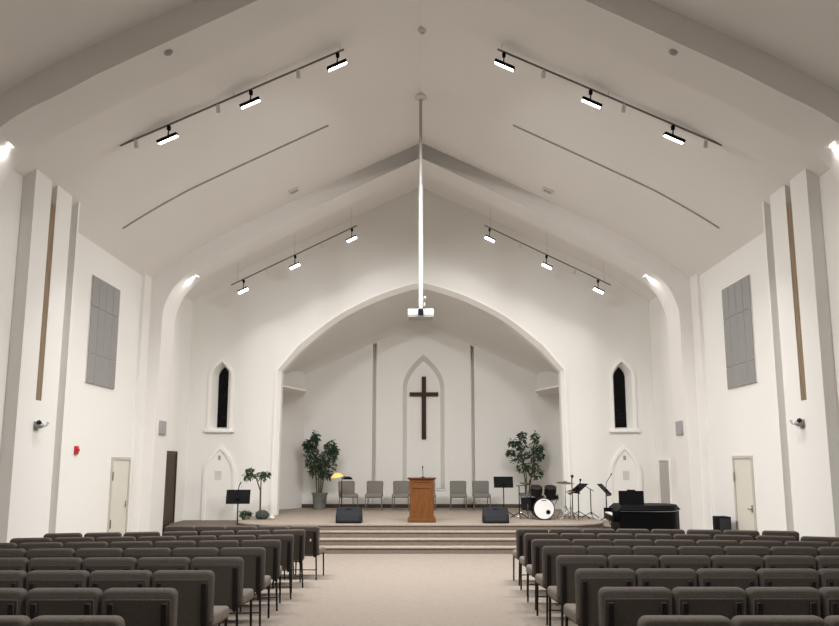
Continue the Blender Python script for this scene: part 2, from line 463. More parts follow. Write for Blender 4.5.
# ------------------------------------------------------------------ church chair
def make_chair(name, label, fab, backm, metal, seatm):
    t = thing(name, label, 'chair')
    # seat cushion with a waterfall front
    bm = B(); box(bm, -.258, .258, -.22, .325, .395, .505, .032, 4)
    for v in bm.verts:
        if v.co.y > .1: v.co.z -= (v.co.y-.1)*.08
        if v.co.z > .48: v.co.z += .010*(1-(v.co.x/.258)**2)
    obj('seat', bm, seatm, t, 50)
    # padded back: rounded, slightly waisted, leaning back
    bm = B(); bmb = bmesh.new()
    w = .255; r = .05
    out = []
    for cxs, czs, a0 in ((1, 1, 0), (-1, 1, 90), (-1, -1, 180), (1, -1, 270)):
        for k in range(7):
            a = R(a0+15*k); rr = r if czs > 0 else .045
            out.append((cxs*(w-rr)+rr*math.cos(a), (.87-rr if czs > 0 else .425+rr)+rr*math.sin(a)))
    prism(bmb, out, -.075, .03, 'y')
    bmesh.ops.bevel(bmb, geom=[e for e in bmb.edges if abs(e.verts[0].co.y-e.verts[1].co.y) < 1e-5], offset=.028, segments=3, profile=.5, affect='EDGES', clamp_overlap=True)
    for v in bmb.verts:
        z = v.co.z; waist = 1-.055*math.exp(-((z-.53)/.10)**2)
        v.co.x *= waist
        v.co.y += -.215-(z-.43)*.13
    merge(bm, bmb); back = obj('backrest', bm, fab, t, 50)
    # cloth outer panel on the rear of the back
    bm = B(); box(bm, -.228, .228, -.004, .006, .40, .80, .004, 1)
    for v in bm.verts: v.co.y += -.215-.076-(v.co.z-.43)*.13
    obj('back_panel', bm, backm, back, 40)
    for s in (-1, 1):
        bm = B(); box(bm, s*.186-.024, s*.186+.024, -.012, .012, .36, .775, .006, 1)
        for v in bm.verts: v.co.y += -.215-.083-(v.co.z-.43)*.13
        obj('back_post', bm, metal, t, 40)
        bm = B(); tube(bm, [(s*.205, -.285, .40), (s*.215, -.30, .2), (s*.225, -.33, 0)], [.014, .013, .012], 8); obj('leg', bm, metal, t)
        bm = B(); tube(bm, [(s*.236, .265, .40), (s*.240, .275, .2), (s*.243, .285, 0)], [.014, .013, .012], 8); obj('leg', bm, metal, t)
    bm = B()
    for s in (-1, 1): tube(bm, [(s*.205, -.29, .388), (s*.236, .27, .388)], .011, 6)
    tube(bm, [(-.236, .265, .388), (.236, .265, .388)], .011, 6); tube(bm, [(-.205, -.285, .388), (.205, -.285, .388)], .011, 6)
    obj('seat_frame', bm, metal, t)
    bm = B(); tube(bm, [(-.218, -.305, .16), (.218, -.305, .16)], .008, 6); obj('stretcher', bm, metal, t)
    return t

# camera constants are used only to skip chairs that lie wholly outside the frame
def seen(x, y, margin=.34):
    return abs(x)-margin < y*.585

proto = make_chair('padded_chair', '', 'fabric', 'backcloth_shaded', 'frame', 'seatfab_lit'); pk = kidtree(proto)
used = [False]
rows_left = [((-1.69, 12.62), (-4.33, 12.72), 5), ((-1.766, 11.74), (-5.40, 10.80), 7), ((-1.76, 10.62), (-5.40, 9.92), 7), ((-1.77, 9.67), (-5.42, 9.10), 7),
             ((-1.75, 8.57), (-5.42, 8.29), 7), ((-1.74, 7.46), (-5.41, 7.34), 7), ((-1.73, 6.36), (-5.40, 6.31), 7), ((-1.70, 5.31), (-5.4, 5.28), 7), ((-1.65, 4.22), (-5.3, 4.21), 7)]
rows_right = [((1.503, 11.96), .66, 8), ((1.477, 10.88), .80, 8), ((1.422, 9.75), .52, 8), ((1.397, 8.74), .22, 8), ((1.366, 7.66), .14, 8), ((1.319, 6.49), .03, 8), ((1.253, 5.36), 0, 8), ((1.208, 4.23), 0, 8)]
def place(x, y, yaw, label, group):
    cx_, cy_ = x-math.sin(yaw)*.34, y+math.cos(yaw)*.34      # from the back's top rear edge to the chair's origin
    loc = (cx_, cy_, floor_z(cy_)); rot = (-SLOPE if cy_ < FLAT-.3 else 0, 0, yaw)
    if not used[0]:
        used[0] = True; proto.location = loc; proto.rotation_euler = rot; proto['label'] = label; proto['group'] = group; return proto
    return dup(proto, pk, loc, rot, label, group)
row_a_end = None
for i, (a, b, n) in enumerate(rows_left):
    sl = (a[1]-b[1])/(a[0]-b[0]); yaw = math.atan(sl)
    for k in range(n):
        u = (k+.5)/n; x = a[0]+(b[0]-a[0])*u; y = a[1]+(b[1]-a[1])*u
        if not seen(x, y): continue
        o = place(x, y, yaw, 'taupe padded chair left of the aisle, %s row from the stage, %s from the aisle' % (ORD[i], OR1[k]), 'padded chairs left of the aisle')
        if i == 0 and k == 0: row_a_end = o
for i, (a, dy, n) in enumerate(rows_right):
    p = .52
    for k in range(n):
        u = (k+.5)/n; x = a[0]+p*(k+.5); y = a[1]-dy*u**2.2
        if not seen(x, y): continue
        yaw = -math.atan(dy*2.2*u**1.2/(n*p))
        place(x, y, yaw, 'taupe padded chair right of the aisle, %s row from the stage, %s from the aisle' % (ORD[i], OR1[k]), 'padded chairs right of the aisle')
bm = B(); box(bm, .10, .125, -.325, -.322, .62, .73, 0); obj('tag', bm, 'tag', row_a_end, 0)['label'] = 'small white tag on the chair back'

# chairs on the stage
sp = make_chair('stage_chair', '', 'greyfab', 'greyfab', 'greyframe', 'greyfab'); sk = kidtree(sp)
sx = [(-2.2, 1.0), (-1.41, 0), (-.605, 0), (.19, 0), (1.13, 0), (1.83, 0)]
sl_ = ['grey padded chair on stage behind the floor lamp', 'grey padded chair on stage, second from the left', 'grey padded chair on stage just left of the pulpit',
       'grey padded chair hidden behind the wooden pulpit', 'grey padded chair on stage just right of the pulpit', 'grey padded chair on stage nearest the right music stand']
for i, (x, q) in enumerate(sx):
    rz = PI+(R(16) if i == 0 else R(random.uniform(-2, 2))); loc = (x, 22.75, SZ)
    if i == 0: sp.location = loc; sp.rotation_euler = (0, 0, rz); sp['label'] = sl_[0]; sp['group'] = 'grey chairs along the chancel wall'
    else: dup(sp, sk, loc, (0, 0, rz), sl_[i])

# ------------------------------------------------------------------ pulpit, cross, monitors
t = thing('pulpit', 'oak panelled pulpit at the centre front of the stage', 'pulpit', (.02, 18.0, SZ))
bm = B(); box(bm, -.335, .335, -.02, .44, 0, .10, .012); box(bm, -.32, .32, -.005, .425, .10, .13, .01); obj('plinth', bm, 'oak', t)
bm = B(); box(bm, -.29, .29, .02, .40, .13, 1.0, .006, 1)
obj('body', bm, 'oak', t)
bm = B()
for q in ((-.29, -.22, .13, 1.0), (.22, .29, .13, 1.0), (-.22, .22, .13, .20), (-.22, .22, .80, .87), (-.22, .22, .95, 1.0)): box(bm, q[0], q[1], .005, .022, q[2], q[3], .004, 1)
obj('front_frame', bm, 'oak', t, 30)
bm = B(); box(bm, -.315, .315, -.005, .425, .99, 1.02, .008); obj('cornice', bm, 'oak', t)
bm = B(); box(bm, -.345, .345, -.03, .45, 1.02, 1.055, .01); obj('top', bm, 'darkoak', t)
g = thing('gooseneck_microphone', 'slim black gooseneck microphone rising from the pulpit top', 'microphone', (.05, 18.2, SZ+1.055))
bm = B(); lathe(bm, [(.05, 0), (.05, .012), (.02, .022), (0, .022)]); obj('base', bm, 'black', g)
bm = B(); tube(bm, [(0, 0, .02), (0, .0, .12), (-.005, .005, .22)], .008, 6); obj('gooseneck', bm, 'black', g)
bm = B(); tube(bm, [(-.005, .005, .215), (-.007, .01, .25), (-.01, .015, .275)], [.01, .016, .012], 8); obj('capsule', bm, 'black', g)

t = thing('cross', 'dark brown wooden cross hanging in the pointed niche', 'cross', (.1, YB+.27, 3.4))
bm = B(); box(bm, -.072, .072, -.06, 0, -.99, 1.06, .008, 1); obj('upright', bm, 'crosswood', t, 30)
bm = B(); box(bm, -.47, .47, -.065, -.005, .41, .54, .008, 1); obj('crossbeam', bm, 'crosswood', t, 30)

def monitor(x, label):
    t = thing('floor_monitor', label, 'speaker', (x, 17.72, SZ), 0, 'wedge monitors at the stage edge')
    sec = [(0, .04), (.03, 0), (.42, 0), (.46, .05), (.34, .35), (.24, .37), (.02, .20)]
    bm = B(); prism(bm, sec, -.305, .305, 'x')
    bmesh.ops.bevel(bm, geom=bm.edges[:], offset=.018, segments=2, profile=.5, affect='EDGES', clamp_overlap=True)
    for v in bm.verts:
        if abs(v.co.x) > .25: v.co.x *= 1-.16*max(0, (v.co.z-.12))-.25*max(0, .06-v.co.z)
    obj('cabinet', bm, 'slate', t)
    bm = B(); box(bm, -.25, .25, -.004, .004, .02, .17, .003, 1, Matrix.Translation((0, .008, .015))); obj('grille', bm, 'cloth_grille', t)
    bm = B(); box(bm, -.07, .07, .16, .20, .312, .33, .006, 1, Matrix.Translation((0, .0, .0))); obj('handle', bm, 'black', t)
monitor(-1.70, 'dark wedge floor monitor at the stage edge, left of the pulpit')
monitor(1.77, 'dark wedge floor monitor at the stage edge, right of the pulpit')

# ------------------------------------------------------------------ music stands
def music_stand(loc, rz, h, w, dh, tilt, label, tripod=True, lamp=None):
    t = thing('music_stand', label, 'music stand', loc, rz)
    bm = B(); tube(bm, [(0, 0, .12), (0, 0, h)], .014, 8); obj('pole', bm, 'black', t)
    for k in range(3):
        a = R(90+120*k); bm = B()
        tube(bm, [(0, 0, .20), (.16*math.cos(a), .16*math.sin(a), .11), (.30*math.cos(a), .30*math.sin(a), .012)], .011, 6); obj('leg', bm, 'black', t)
    mtx = Matrix.Translation((0, 0, h)) @ Matrix.Rotation(tilt, 4, 'X')
    bm = B(); box(bm, -w/2, w/2, -.006, .006, -dh*.35, dh*.65, .004, 1, mtx); box(bm, -w/2, w/2, .0, .055, -dh*.35-.01, -dh*.35, .003, 1, mtx); obj('desk', bm, 'black', t, 30)
    bm = B(); box(bm, -.03, .03, -.05, .0, -.03, .03, .008, 1, mtx); obj('clamp', bm, 'black', t)
    if lamp:
        bm = B(); tube(bm, lamp, [.008]*(len(lamp)-1)+[.014], 6); obj('gooseneck', bm, 'black', t)
    return t
music_stand((-4.09, 16.85, ZF), R(4), 1.16, .53, .30, R(-14), 'black music stand in front of the left arched door', lamp=[(0, 0, 1.3), (.0, .02, 1.40), (.05, .03, 1.52)])
music_stand((2.2, 20.0, SZ), R(3), .87, .52, .28, R(-12), 'black music stand between the grey chairs and the drums')
music_stand((3.98, 19.05, SZ), R(-76), .76, .5, .32, R(-52), 'tilted black music stand just right of the drum kit')
music_stand((4.66, 18.95, .105), R(64), .84, .5, .36, R(-44), 'tilted black music stand with gooseneck lamp beside the piano', lamp=[(0, 0, .90), (.0, -.02, 1.05), (.06, -.10, 1.18), (.10, -.14, 1.27)])

def mic_stand(loc, h, boom, label, rz=0, head=.03):
    t = thing('microphone_stand', label, 'microphone stand', loc, rz)
    bm = B(); tube(bm, [(0, 0, .1), (0, 0, h)], .013, 8); obj('pole', bm, 'black', t)
    for k in range(3):
        a = R(30+120*k); bm = B(); tube(bm, [(0, 0, .16), (.26*math.cos(a), .26*math.sin(a), .011)], .010, 6); obj('leg', bm, 'black', t)
    p = (0, 0, h)
    if boom:
        bm = B(); tube(bm, [tuple(-.3*c for c in boom[:2])+(h-.3*boom[2],), (boom[0], boom[1], h+boom[2])], .009, 6); obj('boom', bm, 'black', t)
        p = (boom[0], boom[1], h+boom[2])
    bm = B(); tube(bm, [(p[0], p[1], p[2]), (p[0], p[1]-.05, p[2]+.07)], [.012, .017], 8); ball(bm, (p[0], p[1]-.055, p[2]+.085), head, n=10); obj('microphone', bm, 'black', t)
mic_stand((2.52, 19.3, SZ), .83, (.28, .05, .02), 'black boom microphone stand at the left of the drum kit')
mic_stand((3.93, 19.55, SZ), .98, None, 'straight microphone stand behind the tilted music stand', head=.04)
mic_stand((4.36, 19.35, SZ), .74, (-.24, .1, .15), 'boom microphone stand between the two tilted music stands')

# ------------------------------------------------------------------ drum kit
def drum(bm, c, r, d, axis='z', n=28):
    mtx = Matrix() if axis == 'z' else Matrix.Rotation(R(90), 4, 'X')
    lathe(bm, [(r, -d/2), (r, d/2)], c, n, mtx)
def hoop(bm, c, r, h, axis='z', n=28):
    mtx = Matrix() if axis == 'z' else Matrix.Rotation(R(90), 4, 'X')
    lathe(bm, [(r-.006, -h/2), (r+.012, -h/2), (r+.012, h/2), (r-.006, h/2)], c, n, mtx)
D0 = (3.07, 18.85, SZ)
t = thing('bass_drum', 'bass drum with white front head and a round port', 'drum', D0)
r_ = .255
bm = B(); drum(bm, (0, .2, r_+.02), r_, .42, 'y'); obj('shell', bm, 'drumshell', t)
bm = B(); hoop(bm, (0, -.02, r_+.02), r_, .035, 'y'); hoop(bm, (0, .42, r_+.02), r_, .035, 'y'); obj('hoop', bm, 'drumshell', t)
bm = B(); lathe(bm, [(0, .0), (r_-.008, 0), (r_-.008, .01), (0, .01)], (0, -.035, r_+.02), 28, Matrix.Rotation(R(90), 4, 'X')); hd = obj('drum_head', bm, 'drumhead', t)
hd['label'] = 'white front head'
bm = B(); lathe(bm, [(0, 0), (.055, 0), (.055, .006), (0, .006)], (.10, -.047, r_-.06), 20, Matrix.Rotation(R(90), 4, 'X')); obj('port_hole', bm, 'black', hd)
bm = B(); box(bm, -.06, .06, -.0475, -.045, r_+.215, r_+.235); obj('emblem', bm, 'black', hd)
for s in (-1, 1):
    bm = B(); tube(bm, [(s*.22, .12, .16), (s*.34, .02, .0)], .010, 6); obj('spur', bm, 'chrome', t)
for s, x in ((-1, -.16), (1, .19)):
    bm = B(); tube(bm, [(s*.03, .2, r_*2), (s*.05, .2, r_*2+.14), (x, .16, r_*2+.16)], .012, 6); obj('tom_mount', bm, 'chrome', t)
    bm = B(); lathe(bm, [(.135, -.09), (.135, .09)], (x, .10, r_*2+.20), 24, Matrix.Rotation(R(22), 4, 'X')); to = obj('tom', bm, 'drumshell', t)
    bm = B()
    for q in (-.09, .09): lathe(bm, [(.13, q-.012), (.147, q-.012), (.147, q+.012), (.13, q+.012)], (x, .10, r_*2+.20), 24, Matrix.Rotation(R(22), 4, 'X'))
    obj('tom_hoop', bm, 'frame', to)
    for k in range(6):
        bm = B(); a = 2*PI*k/6; bmx = Matrix.Translation((x, .10, r_*2+.20)) @ Matrix.Rotation(R(22), 4, 'X')
        box(bm, -.01, .01, -.01, .01, -.06, .06, .003, 1, bmx @ Matrix.Translation((.142*math.cos(a), .142*math.sin(a), 0)))
        obj('lug', bm, 'frame', to)

def floor_drum(name, label, x, y, r, d, zt, stand):
    t = thing(name, label, 'drum', (x, y, SZ))
    bm = B(); drum(bm, (0, 0, zt-d/2), r, d); obj('shell', bm, 'drumshell', t)
    bm = B(); hoop(bm, (0, 0, zt-.01), r, .025); hoop(bm, (0, 0, zt-d+.01), r, .025); obj('hoop', bm, 'chrome', t)
    bm = B(); lathe(bm, [(0, zt-.004), (r-.004, zt-.004), (r-.004, zt), (0, zt)]); obj('drum_head', bm, 'drumhead', t)
    for k in range(3):
        a = R(20+120*k); bm = B()
        if stand: tube(bm, [(r*.9*math.cos(a), r*.9*math.sin(a), zt-d), (.02*math.cos(a), .02*math.sin(a), .25), (.24*math.cos(a+.6), .24*math.sin(a+.6), .01)], .010, 6)
        else: tube(bm, [((r+.015)*math.cos(a), (r+.015)*math.sin(a), zt-d*.5), ((r+.015)*math.cos(a), (r+.015)*math.sin(a), .01)], .010, 6)
        obj('leg', bm, 'chrome', t)
floor_drum('floor_tom', 'deep black floor tom left of the bass drum', 2.74, 19.25, .18, .36, .56, False)
floor_drum('snare_drum', 'shallow snare drum on a stand behind the bass drum', 3.42, 19.62, .165, .15, .60, True)

def cymbal_stand(x, y, h, r, label, tilt, hat=False):
    t = thing('hi_hat_stand' if hat else 'cymbal_stand', label, 'cymbal', (x, y, SZ))
    bm = B(); tube(bm, [(0, 0, .08), (0, 0, h*.55), (0, 0, h+.04)], [.014, .013, .007], 8); obj('pole', bm, 'chrome', t)
    for k in range(3):
        a = R(-60+120*k); bm = B(); tube(bm, [(0, 0, .34), (.25*math.cos(a), .25*math.sin(a), .012)], .011, 6)
        tube(bm, [(0, 0, .10), (.13*math.cos(a), .13*math.sin(a), .17)], .006, 5); obj('leg', bm, 'chrome', t)
    for dz in ((0, -.03) if hat else (0,)):
        sg = 1 if dz == 0 else -1
        bm = B(); lathe(bm, [(r, 0), (r*.5, .012*sg), (r*.2, .02*sg), (r*.16, .045*sg), (0, .05*sg), (0, .046*sg), (r*.15, .04*sg), (r*.5, .008*sg), (r, -.002)], (0, 0, h+dz), 32, Matrix.Rotation(R(0 if hat else 7), 4, 'X') @ Matrix.Rotation(R(tilt), 4, 'Y')); obj('cymbal', bm, 'brass', t)
cymbal_stand(3.68, 19.18, .90, .225, 'crash cymbal on the tallest stand right of the drum kit', 2)
cymbal_stand(2.78, 19.72, .86, .20, 'cymbal on a stand behind the floor tom', 8)
cymbal_stand(3.70, 18.66, .70, .13, 'small hi-hat pair on a stand at the right of the kit', 0, True)
t = thing('drum_throne', 'black round drum throne behind the bass drum', 'stool', (3.12, 20.0, SZ))
bm = B(); lathe(bm, [(0, .46), (.15, .46), (.17, .48), (.17, .53), (.15, .55), (0, .555)]); obj('seat', bm, 'black', t)
bm = B(); tube(bm, [(0, 0, .08), (0, 0, .46)], .018); obj('pole', bm, 'chrome', t)
for k in range(3):
    a = R(30+120*k); bm = B(); tube(bm, [(0, 0, .3), (.22*math.cos(a), .22*math.sin(a), .012)], .011, 6); obj('leg', bm, 'chrome', t)

# ------------------------------------------------------------------ grand piano
t = thing('grand_piano', 'black grand piano with music desk raised on the floor right of the stage', 'piano', (4.78, 16.02, ZF), R(-5)); t.scale = (.86, .86, 1)
def gp(inset=0):
    L0, L1, W = -.78+inset, .80-inset, .68-inset
    p = [(L0, W), (L0, -W), (-.10, -W)]
    pts = [(-.10, -W), (.25, -W+.03), (.48, -W+.12), (.62, -W+.28), (.72, -W+.50), (L1, -.02), (L1+.01, .2), (L1-.06, .42), (L1-.22, W-.06), (.4, W)]
    return p+catmull(pts, 3)[1:]
bm = B(); prism(bm, gp(.02), .44, .95, 'z'); obj('case', bm, 'piano', t, 30)
bm = B(); prism(bm, gp(.012), .95, .965, 'z'); obj('rim_highlight', bm, 'steel', t, 30)['label'] = 'highlight along the top of the rim, built as a band'  # rim highlight put in as a bright steel band
bm = B()
la = [bm.verts.new((x, y, .965)) for x, y in gp(-.012)]; lb = [bm.verts.new((x, y, .985)) for x, y in gp(-.012)]
lc = [bm.verts.new((x, y, 1.075)) for x, y in gp(.09)]
for A_, B_ in ((la, lb), (lb, lc)):
    for k in range(len(A_)): bm.faces.new((A_[k], A_[(k+1) % len(A_)], B_[(k+1) % len(A_)], B_[k]))
bm.faces.new(la[::-1]); bm.faces.new(lc); obj('lid', bm, 'piano', t, 30)
bm = B(); box(bm, -.93, -.76, -.68, .68, .74, .86, .01); obj('key_bed', bm, 'piano', t)
bm = B(); box(bm, -.91, -.78, -.60, .60, .86, .885, .004, 1); obj('keys', bm, 'ivory', t)
for s in (-1, 1):
    bm = B(); box(bm, -.93, -.76, s*.68-.05*(s > 0), s*.68+.05*(s < 0), .74, .97, .012); obj('key_cheek', bm, 'piano', t)
bm = B(); box(bm, -.30, .30, -.012, .012, 0, .30, .006, 1, Matrix.Translation((-.36, -.05, 1.06)) @ Matrix.Rotation(R(-10), 4, 'Z') @ Matrix.Rotation(R(-12), 4, 'X'))
box(bm, -.10, .10, -.01, .01, .30, .325, .004, 1, Matrix.Translation((-.36, -.05, 1.06)) @ Matrix.Rotation(R(-10), 4, 'Z') @ Matrix.Rotation(R(-12), 4, 'X'))
obj('music_desk', bm, 'piano', t, 30)
for x, y in ((-.68, -.56), (-.68, .56), (.55, .1)):
    bm = B(); lathe(bm, [(.03, .05), (.035, .06), (.05, .3), (.06, .45)], (x, y, 0), 14); lathe(bm, [(0, 0), (.03, .01), (.03, .05), (0, .06)], (x, y, 0), 12); obj('leg', bm, 'piano', t)
bm = B(); tube(bm, [(-.60, -.08, .6), (-.62, -.08, .12)], .012); tube(bm, [(-.60, .08, .6), (-.62, .08, .12)], .012); box(bm, -.66, -.58, -.14, .14, .07, .13, .008); obj('pedal_lyre', bm, 'piano', t)

t = thing('floor_speaker', 'dark boxy loudspeaker on the floor beside the right-hand door', 'speaker', (6.34, 15.95, ZF), R(4))
bm = B(); box(bm, -.135, .135, -.15, .15, .0, .83, .015); obj('cabinet', bm, 'black', t)
bm = B(); box(bm, -.12, .12, -.160, -.15, .05, .80, .004, 1); obj('grille', bm, 'cloth_grille', t)

# ------------------------------------------------------------------ plants
def leaves(bm, pts, size, n, spread, droop=.3):
    for (p, rad) in pts:
        for _ in range(n):
            while True:
                q = Vector((random.uniform(-1, 1), random.uniform(-1, 1), random.uniform(-1, 1)))
                if q.length < 1: break
            c = Vector(p)+Vector((q.x*rad[0], q.y*rad[1], q.z*rad[2]))
            d = Vector((q.x+random.uniform(-.6, .6), q.y+random.uniform(-.6, .6), random.uniform(-.8, .7)-droop)).normalized()
            L = size*random.uniform(.7, 1.25); w = L*.24
            a = d.cross(Vector((random.uniform(-1, 1), random.uniform(-1, 1), 1))).normalized(); u = a.cross(d).normalized()
            v = [bm.verts.new(c), bm.verts.new(c+d*L*.45+a*w+u*.012), bm.verts.new(c+d*L-u*.015), bm.verts.new(c+d*L*.45-a*w+u*.012), bm.verts.new(c+d*L*.5-u*.006)]
            bm.faces.new((v[0], v[1], v[4])); bm.faces.new((v[1], v[2], v[4])); bm.faces.new((v[4], v[2], v[3])); bm.faces.new((v[0], v[4], v[3]))

def potted_tree(name, label, loc, stems, clumps, pr, ph, leafm, n, size):
    t = thing(name, label, 'plant', loc)
    bm = B(); lathe(bm, [(0, 0), (pr*.80, 0), (pr*.97, ph*.88), (pr*1.05, ph*.89), (pr*1.05, ph), (pr*.94, ph), (pr*.92, ph*.9), (0, ph*.9)], n=28); obj('pot', bm, 'pot', t)
    bm = B(); lathe(bm, [(0, ph*.9), (pr*.91, ph*.9), (pr*.6, ph*.93), (0, ph*.94)]); obj('soil', bm, 'soil', t)
    for s_ in stems:
        bm = B(); tube(bm, [(s_[0][0], s_[0][1], ph*.9)]+list(s_[1:]), [.022-.014*k/len(s_) for k in range(len(s_))], 7); obj('stem', bm, 'bark', t)
    bm = B(); leaves(bm, clumps, size, n, 1); obj('foliage', bm, leafm, t, 0)
# left: two full lobes, taller on the left
st = [[(-.08, 0), (-.12, 0, .9), (-.24, .02, 1.6), (-.22, 0, 2.25)], [(-.03, .04), (-.05, .05, 1.0), (-.12, .05, 1.7), (-.14, 0, 2.1)],
      [(.05, 0), (.10, 0, .95), (.24, .02, 1.5), (.34, 0, 2.0)], [(.02, -.04), (.04, -.05, .9), (.12, -.06, 1.4), (.2, 0, 1.8)]]
cl = [((-.17, 0, 2.22), (.08, .1, .16)), ((-.30, 0, 2.02), (.17, .15, .18)), ((-.28, 0, 1.72), (.2, .2, .24)), ((-.24, 0, 1.42), (.2, .2, .22)), ((-.12, 0, 1.15), (.2, .18, .2)), ((-.42, 0, 1.95), (.09, .1, .2)),
      ((.30, 0, 1.92), (.16, .14, .2)), ((.26, 0, 1.62), (.22, .2, .24)), ((.24, 0, 1.32), (.24, .2, .2)), ((.20, 0, 1.06), (.2, .16, .14)), ((.44, 0, 1.78), (.08, .1, .18)), ((.0, 0, 1.45), (.14, .15, .25))]
potted_tree('potted_ficus', 'bushy green ficus in grey pot at the left chancel wall', (-3.13, 23.3, SZ), st, cl, .235, .50, 'leaf', 105, .13)
st = [[(-.05, 0), (-.06, 0, .9), (-.14, .02, 1.5), (-.22, 0, 2.2)], [(.0, .04), (-.02, .05, 1.1), (-.16, .05, 1.7), (-.32, 0, 2.05)],
      [(.06, 0), (.10, 0, .8), (.2, .02, 1.4), (.26, 0, 2.2)], [(.03, -.04), (.10, -.05, .9), (.24, -.06, 1.3), (.2, 0, 1.8)]]
cl = [((-.12, 0, 2.25), (.10, .1, .14)), ((-.16, 0, 1.98), (.14, .12, .16)), ((-.40, 0, 2.03), (.13, .1, .12)), ((-.48, 0, 1.72), (.10, .1, .08)), ((-.30, 0, 1.55), (.2, .17, .22)), ((-.12, 0, 1.70), (.14, .14, .2)), ((-.12, 0, 1.26), (.2, .16, .14)),
      ((.28, 0, 2.2), (.08, .1, .18)), ((.30, 0, 1.9), (.2, .15, .22)), ((.26, 0, 1.6), (.2, .18, .24)), ((.18, 0, 1.32), (.22, .18, .2)), ((.30, 0, 1.08), (.2, .15, .14)), ((.42, 0, 1.75), (.09, .1, .22))]
potted_tree('potted_ficus', 'sparser green ficus in grey pot behind the drum kit', (3.28, 23.2, SZ), st, cl, .23, .50, 'leaf', 78, .12)
st = [[(0, 0), (0, 0, .6), (.0, 0, .98), (.0, 0, 1.12)], [(.0, 0), (-.01, 0, .70), (-.12, 0, 1.0), (-.3, 0, 1.12)]]
cl = [((.02, 0, 1.08), (.17, .16, .12)), ((-.32, 0, 1.06), (.13, .12, .1)), ((-.30, 0, 1.2), (.06, .06, .09)), ((.12, 0, 1.12), (.1, .1, .08))]
potted_tree('small_tree', 'slim two-headed topiary tree in front of the chancel jamb', (-4.12, 19.35, SZ), st, cl, .11, .16, 'leaf2', 85, .09)
t = thing('green_bush', 'low dark green bush left of the topiary tree base', 'plant', (-4.40, 18.98, SZ))
bm = B(); leaves(bm, [((0, 0, .13), (.13, .11, .09))], .07, 260, 1); obj('foliage', bm, 'leaf2', t, 0)
bm = B(); lathe(bm, [(0, 0), (.09, 0), (.11, .10), (.0, .10)], n=18); obj('pot', bm, 'pot', t)
t = obj('stone', (lambda b: (ball(b, (0, 0, .12), .15, 1.15, .9, .85, 14, .06), b)[1])(B()), 'rock'); t.location = (-4.0, 19.05, SZ-.01)
tag(t, 'dark rounded stone at the foot of the topiary tree', 'stone')
t = obj('stone', (lambda b: (ball(b, (0, 0, .05), .07, 1.1, .9, .8, 12, .05), b)[1])(B()), 'offwhite'); t.location = (-3.74, 19.0, SZ-.005)
tag(t, 'small pale stone right of the dark stone', 'stone')

# floor lamp by the first stage chair
t = thing('floor_lamp', 'slim black floor lamp with glowing amber shade by the stage chairs', 'lamp', (-2.32, 22.05, SZ))
bm = B(); lathe(bm, [(0, 0), (.12, 0), (.12, .015), (.02, .03), (0, .03)]); obj('base', bm, 'black', t)
bm = B(); tube(bm, [(0, 0, .02), (0, 0, .93), (.03, 0, 1.0), (.10, 0, 1.03)], .013); obj('pole', bm, 'black', t)
bm = B(); lathe(bm, [(.15, 0), (.13, .05), (.06, .085), (0, .09), (0, .08), (.12, .04), (.14, 0)], (.17, 0, .93), 20); obj('hood', bm, 'black', t)
bm = B(); tube(bm, [(.0, 0, .97), (-.08, 0, 1.06), (-.14, 0, 1.10)], .010); obj('arm', bm, 'black', t)
bm = B(); lathe(bm, [(.18, 0), (.16, .06), (.09, .12), (0, .14), (0, .13), (.15, .055), (.17, 0)], (-.14, 0, .985), 22, Matrix.Rotation(R(-10), 4, 'Y')); obj('lamp_shade', bm, 'amber', t)

# ------------------------------------------------------------------ track lighting
def track(p0, p1, y, label, stems):
    c = ((p0[0]+p1[0])/2, y, (p0[1]+p1[1])/2)
    t = thing('lighting_track', label, 'track', c)
    d = Vector((p1[0]-p0[0], 0, p1[1]-p0[1])); L = d.length; ang = math.atan2(d.z, d.x)
    bm = B(); box(bm, -L/2, L/2, -.013, .013, -.015, .015, .004, 1, Matrix.Rotation(-ang, 4, 'Y')); obj('rail', bm, 'greyframe', t)
    for u in stems:
        x = p0[0]+d.x*u; z = p0[1]+d.z*u; top = ceil_z(x)
        if top-z > .02:
            bm = B(); tube(bm, [(x-c[0], 0, z-c[2]), (x-c[0], 0, top-c[2]+.03)], .004, 6); obj('stem', bm, 'grey', t)
    return ang

def head(x, z, y, ang, tilt, drop, label, group, power, sz=(.37, .19)):
    """LED flood under the track: adapter, arm, housing, glowing panel. origin at the rail"""
    t = thing('track_floodlight', label, 'light', (x, y, z), 0, group)
    bm = B(); box(bm, -.03, .03, -.03, .03, -.10, -.018, .008, 1); obj('adapter', bm, 'black', t)
    bm = B(); tube(bm, [(0, 0, -.10), (-.01, 0, -drop+.05)], .012, 6)
    obj('arm', bm, 'black', t)
    mtx = Matrix.Translation((0, 0, -drop)) @ Matrix.Rotation(-ang, 4, 'Y') @ Matrix.Rotation(tilt, 4, 'X')
    bm = B(); box(bm, -sz[0]/2, sz[0]/2, -sz[1]/2, sz[1]/2, 0, .055, .012, 2, mtx); obj('housing', bm, 'black', t)
    bm = B(); box(bm, -sz[0]/2+.012, sz[0]/2-.012, -sz[1]/2+.012, sz[1]/2-.012, -.012, 0, .003, 1, mtx); obj('light_panel', bm, 'led', t)
    l = bpy.data.lights.new('flood', 'AREA'); l.shape = 'RECTANGLE'; l.size = sz[0]-.03; l.size_y = sz[1]-.03; l.energy = power; l.color = (1, .985, .965)
    l.spread = R(128) if power > 50 else R(150); lo = bpy.data.objects.new('flood_beam', l); COL.objects.link(lo); lo.parent = t
    lo.matrix_local = mtx @ Matrix.Translation((0, 0, -.02))

